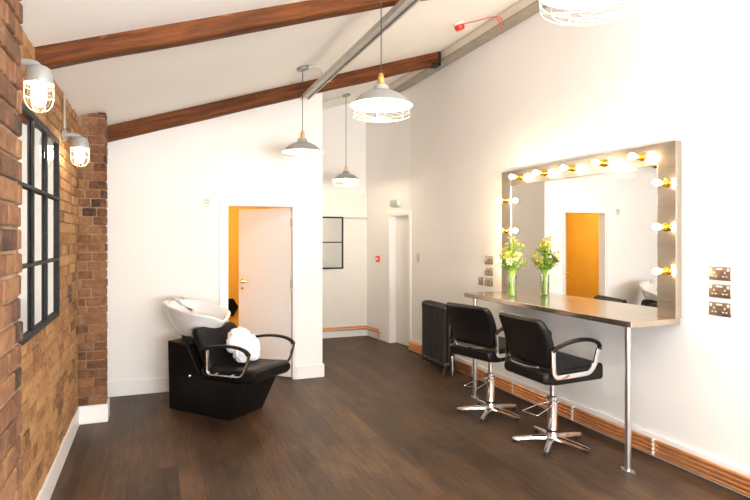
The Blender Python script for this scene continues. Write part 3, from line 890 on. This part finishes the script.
# ------------------------------------------------------------------ radiator
rx0, rx1, ry0, ry1, rh = 3.055, 3.215, 5.60, 6.20, .79
rd = thing('column_radiator', ((rx0+rx1)/2, (ry0+ry1)/2, 0), 0, 'black cast iron column radiator standing by the right wall', 'radiator')
ns = 10; pw = (ry1-ry0)/ns
for i in range(ns):
    y = -(ry1-ry0)/2 + pw*(i+.5); b = MB()
    for x in (-.055, 0, .055):
        b.tube([(x, y, .10), (x, y, rh-.05)], .016, 10)
    for z in (.10, rh-.05):
        rings = []
        for k in range(13):
            u = k/12; xx = -.078 + .156*u; e = math.sqrt(max(.02, 1-((u-.5)/.5)**4))
            rings.append([Vector((xx, y + .0275*e*math.cos(2*PI*j/12), z + .045*e*math.sin(2*PI*j/12))) for j in range(12)])
        b.rings(rings)
    sc_ = b.build('radiator_section', 'iron', rd)
    if i in (0, ns-1):
        for x in (-.055, .055):
            b = MB(); b.tube([(x, y, .09), (x*1.15, y, .03), (x*1.3, y, .0)], [.018, .014, .020], 10); b.build('foot', 'iron', sc_)
b = MB(); b.cyl((.0, -.28, .11), (.0, -.36, .11), .014, 12); b.cyl((.0, -.35, .05), (.0, -.35, .19), .018, 12); b.cyl((0, -.35, .0), (0, -.35, .06), .008, 10)
b.ball((0, -.35, .20), .024, 12); b.build('valve', 'satin', rd)
b = MB()
for z in (.46, .62): b = MB(); b.cyl((.0, -.30, z), (-.0, -.335, z), .012, 10); b.ball((-.0, -.34, z), .016, 10); b.build('bleed_plug', 'satin', rd)

# ------------------------------------------------------------------ copper pipes and their clips
names = ['lowest', 'second lowest', 'second highest', 'highest']
for k in range(4):
    b = MB(); z = .030 + .0295*k; x = XR - .034
    b.tube([(x, 7.02, z), (x, -2.5, z)], .0118, 14)
    # fittings
    for y in (4.62 - .02*k, 2.30 - .05*k): b.tube([(x, y, z), (x, y+.05, z)], .0132, 12)
    tag(b.build('copper_pipe', 'copper'), 'copper pipe along the foot of the right wall, %s of the four' % names[k], 'pipe', 'copper pipes along the right wall')
for i, (y, lb) in enumerate([(2.95, 'just right of the near leg of the steel counter'), (3.77, 'to the right of the nearest salon chair base'), (4.61, 'between the two salon chairs'), (5.35, 'beside the far leg of the steel counter'), (6.55, 'between the radiator and the far door')]):
    b = MB()
    for k in range(4):
        z = .030 + .0295*k
        b.lathe([(.0122, -.008), (.0165, -.008), (.0165, .008), (.0122, .008)], 14, (XR-.034, y, z), Matrix.Rotation(PI/2, 4, 'X'), cap=False, loop=True)
        b.box(XR-.024, XR-.018, y-.006, y+.006, z-.008, z+.008)
    tag(b.build('pipe_clip', 'whiteplastic'), 'white clip on the copper pipes ' + lb, 'pipe clip', 'clips on the copper pipes')
for k, z in enumerate((.115, .155)):
    b = MB(); y = YF-.068; x = 3.155-.03
    b.tube(fillet([(1.80, y, z), (x-.002*k, y, z), (SX(7.86)-.030, 7.86+.05*k, z-.0)], .03, 5), .0115, 12)
    b.tube([(2.72+.1*k, y, z), (2.77+.1*k, y, z)], .014, 12)
    if k == 1: b.tube([(SX(7.9)-.030, 7.90, z), (SX(7.9)-.030, 7.90, .0)], .0115, 12)
    tag(b.build('copper_pipe', 'copper'), 'copper pipe low along the far passage wall, %s of the two' % ('lower', 'upper')[k], 'pipe', 'copper pipes at the end of the passage')

# ------------------------------------------------------------------ pendant lights
def pendant(x, y, z_rim, label, conduit=None):
    zt = zc(x)
    t = thing('pendant_light', (x, y, zt), 0, label, 'pendant lamp', None)
    Rr = Matrix.Rotation(-math.atan(.322), 4, 'Y')
    b = MB(); b.lathe([(0, 0), (.055, 0), (.058, -.010), (.055, -.026), (.048, -.030), (0, -.030)], 24, (0, 0, 0), Rr)
    rose = b.build('ceiling_rose', 'rose', t)
    zr = z_rim - zt
    b = MB(); b.cyl((0, 0, -.02), (0, 0, zr+.195), .0035, 8); b.build('cord', 'cord', t)
    b = MB(); b.lathe([(0, .200), (.010, .200), (.016, .190), (.018, .175), (.021, .172), (.021, .135), (.018, .132), (.018, .115), (0, .115)], 20, (0, 0, zr)); b.build('lamp_holder', 'copper', t)
    b = MB()
    out = [(.020, .130), (.040, .128), (.046, .118), (.048, .098), (.058, .090), (.085, .082), (.120, .066), (.150, .044), (.172, .020), (.186, .010), (.196, .000)]
    inn = [(.194, -.002), (.184, .006), (.170, .016), (.148, .040), (.118, .061), (.084, .077), (.054, .085), (.044, .094), (.042, .112), (.020, .118)]
    b.lathe(out, 40, (0, 0, zr), cap=False); b.bm.verts.ensure_lookup_table()
    sh = b.build('lamp_shade', 'shade', t, angle=60)
    b = MB(); b.lathe([(.196, 0)] + inn, 40, (0, 0, zr), cap=False); b.build('shade_lining', 'shadein', sh, angle=60)
    b = MB(); b.ball((0, 0, zr-.004), .030, 16, 1.2); b.lathe([(0.001, .03), (.014, .06), (.014, .118), (0.001, .118)], 12, (0, 0, zr)); b.build('light_bulb', 'pbulb', t)
    b = MB()
    for rr, dz in ((.176, -.040), (.176, -.066), (.142, -.074), (.100, -.079), (.055, -.082)):
        b.tube([(rr*math.cos(2*PI*k/32), rr*math.sin(2*PI*k/32), zr+dz) for k in range(32)], .0016, 6, closed=True)
    b.tube([(.170*math.cos(2*PI*k/32), .170*math.sin(2*PI*k/32), zr-.006) for k in range(32)], .0022, 6, closed=True)
    for k in range(6):
        a = 2*PI*k/6 + .3; c, s = math.cos(a), math.sin(a)
        b.tube([(r_*c, r_*s, zr+z_) for r_, z_ in ((.178, .0), (.178, -.02), (.176, -.066), (.142, -.074), (.100, -.079), (.055, -.082), (.0, -.083))], .0018, 6)
    b.build('wire_guard', 'wire', t)
    return t
pendant(1.325, 1.41, 2.365, 'grey metal pendant lamp with wire guard, partly cut off by the top of the photo')
p3 = pendant(1.312, 3.21, 2.37, 'grey metal pendant lamp with wire guard, hanging just beyond the near rafter')
p1 = pendant(1.318, 5.20, 2.367, 'grey metal pendant lamp hanging left, in front of the partition wall')
p2 = pendant(2.506, 7.43, 2.36, 'small-looking grey metal pendant lamp hanging far away in the passage')
b = MB()
b.tube(smooth_path([(.045, .0, -.008), (.09, 0, .008), (.14, .0, .015), (.185, .0, -.02), (.205, .0, -.085)], 6), .010, 10)
b.build('flexible_conduit', 'galv', p1)
b = MB(); b.tube([(-.045, 0, -.030), (-.74, .0, -.268)], .009, 10); b.build('conduit', 'galv', p2)

# lamp in the small yellow room
t = thing('ceiling_light', (.45, 7.35, 2.35), 0, 'round ceiling lamp in the small yellow room', 'lamp')
b = MB(); b.lathe([(0, 0), (.13, 0), (.13, -.02), (0, -.02)], 28); b.build('lamp_base', 'whiteplastic', t)
b = MB(); b.lathe([(.0, -.021), (.115, -.021), (.105, -.05), (.07, -.075), (0, -.085)], 28); b.build('lamp_glow', 'ibulb', t)

# hexagonal black mirror on the yellow wall
b = MB(); c_ = (1.01, YF-.03); R6 = .145
b.prism([(c_[0]+R6*math.cos(PI/3*k), .545+R6*math.sin(PI/3*k)) for k in range(6)], YF-.055, YF-.031, 'xz')
tag(b.build('hexagon_panel', 'plastic', smooth=False, bevel=.003), 'black hexagonal panel on the yellow wall seen through the doorway', 'wall panel')

# ------------------------------------------------------------------ wall lamps on the bricks
def wall_lamp(y, z, label):
    t = thing('wall_lamp', (XL+.012, y, z), 0, label, 'wall lamp', None)
    b = MB(); b.lathe([(0, 0), (.042, 0), (.042, .018), (.030, .024), (0, .024)], 24, (0, 0, .118), Matrix.Rotation(PI/2, 4, 'Y'))
    b.tube(smooth_path([(.01, 0, .118), (.05, 0, .126), (.09, 0, .122), (.105, 0, .10)], 5), .017, 12)
    br_ = b.build('bracket', 'shade', t)
    b = MB(); b.lathe([(0, .115), (.030, .115), (.046, .105), (.054, .085), (.056, .050), (.060, .048), (.060, .036), (0, .036)], 28, (.105, 0, 0)); b.build('lamp_cap', 'shade', br_)
    b = MB(); b.lathe([(.046, .036), (.046, -.03), (.040, -.055), (.026, -.073), (.001, -.082)], 24, (.105, 0, 0), cap=False); b.build('glass_jar', 'lampglass', t)
    b = MB(); b.lathe([(.001, .034), (.014, .034), (.016, .015), (.026, -.002), (.030, -.020), (.026, -.038), (.012, -.050), (.001, -.052)], 20, (.105, 0, 0)); b.build('light_bulb', 'wbulb', t)
    b = MB()
    for zz_, rr in ((.020, .057), (-.020, .057)):
        b.tube([(.105+rr*math.cos(2*PI*k/28), rr*math.sin(2*PI*k/28), zz_) for k in range(28)], .0022, 6, closed=True)
    for k in range(6):
        a = PI/3*k + .2
        b.tube([(.105+r_*math.cos(a), r_*math.sin(a), z_) for r_, z_ in ((.057, .04), (.057, -.03), (.050, -.058), (.034, -.080), (.001, -.092))], .0022, 6)
    b.build('wire_guard', 'galv', t)
    return t
wall_lamp(2.87, 2.20, 'caged bulkhead lamp nearest the camera on the brick wall')
wl = wall_lamp(4.36, 2.135, 'caged bulkhead lamp farther along the brick wall, beside the brick pier')
b = MB(); b.tube([(XL+.022, 4.36, 2.30), (XL+.022, 4.36, 2.55)], .009, 10)
tag(b.build('conduit', 'galvdark'), 'short vertical metal conduit above the farther wall lamp', 'conduit')
b = MB(); b.tube([(1.76, YF-.048, 1.865), (3.165, YF-.048, 1.865)], .011, 10)
tag(b.build('conduit', 'galv'), 'thin horizontal metal conduit across the far passage wall', 'conduit')

# ------------------------------------------------------------------ fire alarm sounder, call point, emergency light, thermostat, switch
ax, ay = 2.74, 4.73
t = thing('alarm_sounder', (ax, ay, zc(ax)-.006), 0, 'red fire alarm sounder on the sloping ceiling', 'alarm')
Rr = Matrix.Rotation(-math.atan(.322), 4, 'Y')
b = MB(); b.lathe([(0, 0), (.052, 0), (.052, -.022), (0, -.022)], 24, (0, 0, 0), Rr); b.build('base', 'whiteplastic', t)
b = MB(); b.lathe([(0, -.022), (.048, -.022), (.050, -.050), (.040, -.068), (0, -.072)], 24, (0, 0, 0), Rr); b.build('sounder', 'red', t)
b = MB(); b.tube(smooth_path([(.045, 0, -.005), (.20, -.03, .040), (.34, -.06, .085), (.405, -.08, .050), (.425, -.08, -.03)], 6), .005, 8)
b.tube(smooth_path([(.34, -.06, .083), (.41, -.09, .08), (.442, -.10, .0)], 6), .005, 8); b.build('cable', 'redcable', t)

t = thing('call_point', (SX(7.958), 7.958, 1.23), math.radians(7.04), 'small red fire alarm call point on the passage wall', 'alarm')
b = MB(); b.rbox(-.028, -.001, -.045, .045, -.045, .045, .004); b.build('housing', 'red', t)
b = MB(); b.box(-.031, -.027, -.022, .022, -.016, .020); b.build('pane', 'whiteplastic', t, smooth=False)

t = thing('emergency_light', (SX(7.40), 7.40, 2.05), math.radians(7.04), 'oval bulkhead light above the far door', 'lamp')
b = MB(); b.rbox(-.06, -.001, -.13, .13, -.045, .06, .02); b.build('housing', 'whiteplastic', t)
b = MB(); b.rbox(-.072, -.058, -.10, .10, -.030, .045, .006); b.build('lens', 'greyplastic', t)

t = thing('light_switch', (XR, 6.80, 1.287), 0, 'small metal light switch beside the far door', 'switch')
b = MB(); b.rbox(-.010, -.001, -.035, .035, -.06, .06, .002); b.build('plate', 'satin', t)
b = MB(); b.box(-.015, -.009, -.008, .008, -.02, .015); b.build('rocker', 'greyplastic', t, smooth=False)

t = thing('thermostat', (.518, YP, 1.92), 0, 'small square control plate high on the partition wall', 'thermostat')
b = MB(); b.rbox(-.043, .043, -.010, -.001, -.043, .043, .002); b.build('plate', 'holes', t)
b = MB(); b.box(-.030, .030, -.013, -.009, .012, .030); b.box(-.020, .020, -.013, -.009, -.020, .004); b.box(-.030, .030, -.013, -.009, -.036, -.030); b.build('display', 'greyplastic', t, smooth=False)

# ------------------------------------------------------------------ electrical sockets
def socket(y, z, double, label, group):
    w = .073 if double else .043
    t = thing('wall_socket', (XR, y, z), 0, label, 'socket', group)
    b = MB(); b.rbox(-.009, -.0005, -w, w, -.043, .043, .002); b.build('plate', 'bronze', t)
    b = MB(); xs = (-.036, .036) if double else (0,)
    for c in xs:
        b.box(-.0105, -.0085, c-.004, c+.004, .000, .011)
        b.box(-.0105, -.0085, c-.017, c-.006, -.022, -.014); b.box(-.0105, -.0085, c+.006, c+.017, -.022, -.014)
    b.build('pin_holes', 'holes', t, smooth=False)
    for c in ((-.058, .058) if double else (.0,)):
        b = MB(); b.box(-.013, -.0085, c-.006, c+.006, .016, .034); b.build('rocker', 'holes', t, smooth=False)
    if double:
        b = MB(); b.box(-.0105, -.0085, -.020, .020, .024, .034); b.build('indicator', 'holes', t, smooth=False)
for z, n in ((1.326, 'top'), (1.216, 'middle'), (1.102, 'bottom')):
    socket(2.478, z, True, 'bronze double socket right of the vanity mirror, %s of the three' % n, 'double sockets right of the vanity mirror')
for z, n in ((1.316, 'top'), (1.194, 'middle'), (1.083, 'bottom')):
    socket(5.09, z, True, 'bronze double socket left of the vanity mirror, %s of the three' % n, 'double sockets left of the vanity mirror')
socket(5.245, 1.083, False, 'single bronze socket left of the bottom double socket, above the counter end', None)

# ------------------------------------------------------------------ vase and flowers
vx, vy = 3.09, 4.357
t = thing('glass_vase', (vx, vy, CZ), 0, 'clear cylindrical glass vase on the steel counter', 'vase')
b = MB(); b.lathe([(.001, 0), (.040, 0), (.043, .004), (.043, .20), (.040, .20), (.040, .010), (.001, .010)], 32, cap=False); b.build('glass', 'vase', t)
b = MB(); b.lathe([(.001, .011), (.0395, .011), (.0395, .13), (.001, .13)], 32); b.build('water', clear_glass('water', (.95, 1.0, .70), .05), t)
rnd = random.Random(5)
f = thing('flower_bouquet', (vx, vy, CZ), 0, 'bunch of yellow lilies with green leaves in the glass vase', 'flowers')
sb = MB(); lb = MB(); heads = []
def leaf_at(mb, p, d, L, w):
    d = d.normalized(); s = d.cross(Vector((0, 0, 1)))
    if s.length < .1: s = Vector((1, 0, 0))
    s.normalize(); n = s.cross(d); prev = None
    rows = []
    for k in range(6):
        u = k/5; c = p + d*L*u + Vector((0, 0, -.25*L*u*u)); ww = w*math.sin(PI*min(.98, u*.9+.08))
        rows.append([c - s*ww + n*ww*.35, c, c + s*ww + n*ww*.35])
    V = [[mb.bm.verts.new(q) for q in r] for r in rows]
    for k in range(5):
        for j in range(2): mb.bm.faces.new([V[k][j], V[k][j+1], V[k+1][j+1], V[k+1][j]])
for i in range(54):
    a = rnd.uniform(0, 2*PI); rr = math.sqrt(rnd.random())
    base = Vector((.030*rr*math.cos(a+2.5), .030*rr*math.sin(a+2.5), .014))
    mid = Vector((.024*rr*math.cos(a), .024*rr*math.sin(a), .21))
    top = Vector((.125*rr*math.cos(a), .135*rr*math.sin(a), .56 - .19*rr*rr - rnd.uniform(0, .13)))
    pth = smooth_path([base, mid, mid*.5+top*.5+Vector((0, 0, .02)), top], 4)
    sb.tube(pth, .0032, 6)
    if i < 42: heads.append((top, (top-mid).normalized(), rnd.uniform(.5, .85)))
    for k in range(4):
        u = rnd.uniform(.25, .85); p_ = mid.lerp(top, u); an = rnd.uniform(0, 2*PI)
        leaf_at(lb, p_, Vector((math.cos(an), math.sin(an), rnd.uniform(.0, .9))), rnd.uniform(.04, .07), rnd.uniform(.007, .012))
sb.build('stems', 'stem', f); lb.build('leaves', 'leaf', f)
for hi, (p_, d_, s_) in enumerate(heads):
    d_ = (d_ + Vector((p_.x, p_.y, 0))*3).normalized()
    q = d_.to_track_quat('Z', 'Y').to_matrix().to_4x4(); Mx = Matrix.Translation(p_) @ q @ Matrix.Scale(s_, 4)
    b = MB()
    for k in range(6):
        a = PI/3*k + rnd.uniform(-.15, .15); ca, sa = math.cos(a), math.sin(a); rows = []
        for j in range(6):
            u = j/5; r_ = .046*math.sin(u*1.35)/.975; z_ = .034*u - .022*u**3; w_ = .0125*math.sin(PI*min(.97, u*.85+.1))
            rows.append([Mx @ Vector((r_*ca - w_*sa*e_, r_*sa + w_*ca*e_, z_ + abs(e_)*.004)) for e_ in (-1, 0, 1)])
        V = [[b.bm.verts.new(c) for c in r] for r in rows]
        for j in range(5):
            for m_ in range(2): b.bm.faces.new([V[j][m_], V[j][m_+1], V[j+1][m_+1], V[j+1][m_]])
    fl = b.build('flower', 'petal' if hi % 4 else 'petalw', f)
    b = MB()
    for k in range(5):
        a = 2*PI*k/5; b.tube([Mx @ Vector((0, 0, .004)), Mx @ Vector((.010*math.cos(a), .010*math.sin(a), .034))], [.0006, .0014], 5)
    b.build('stamens', 'stamen', fl)
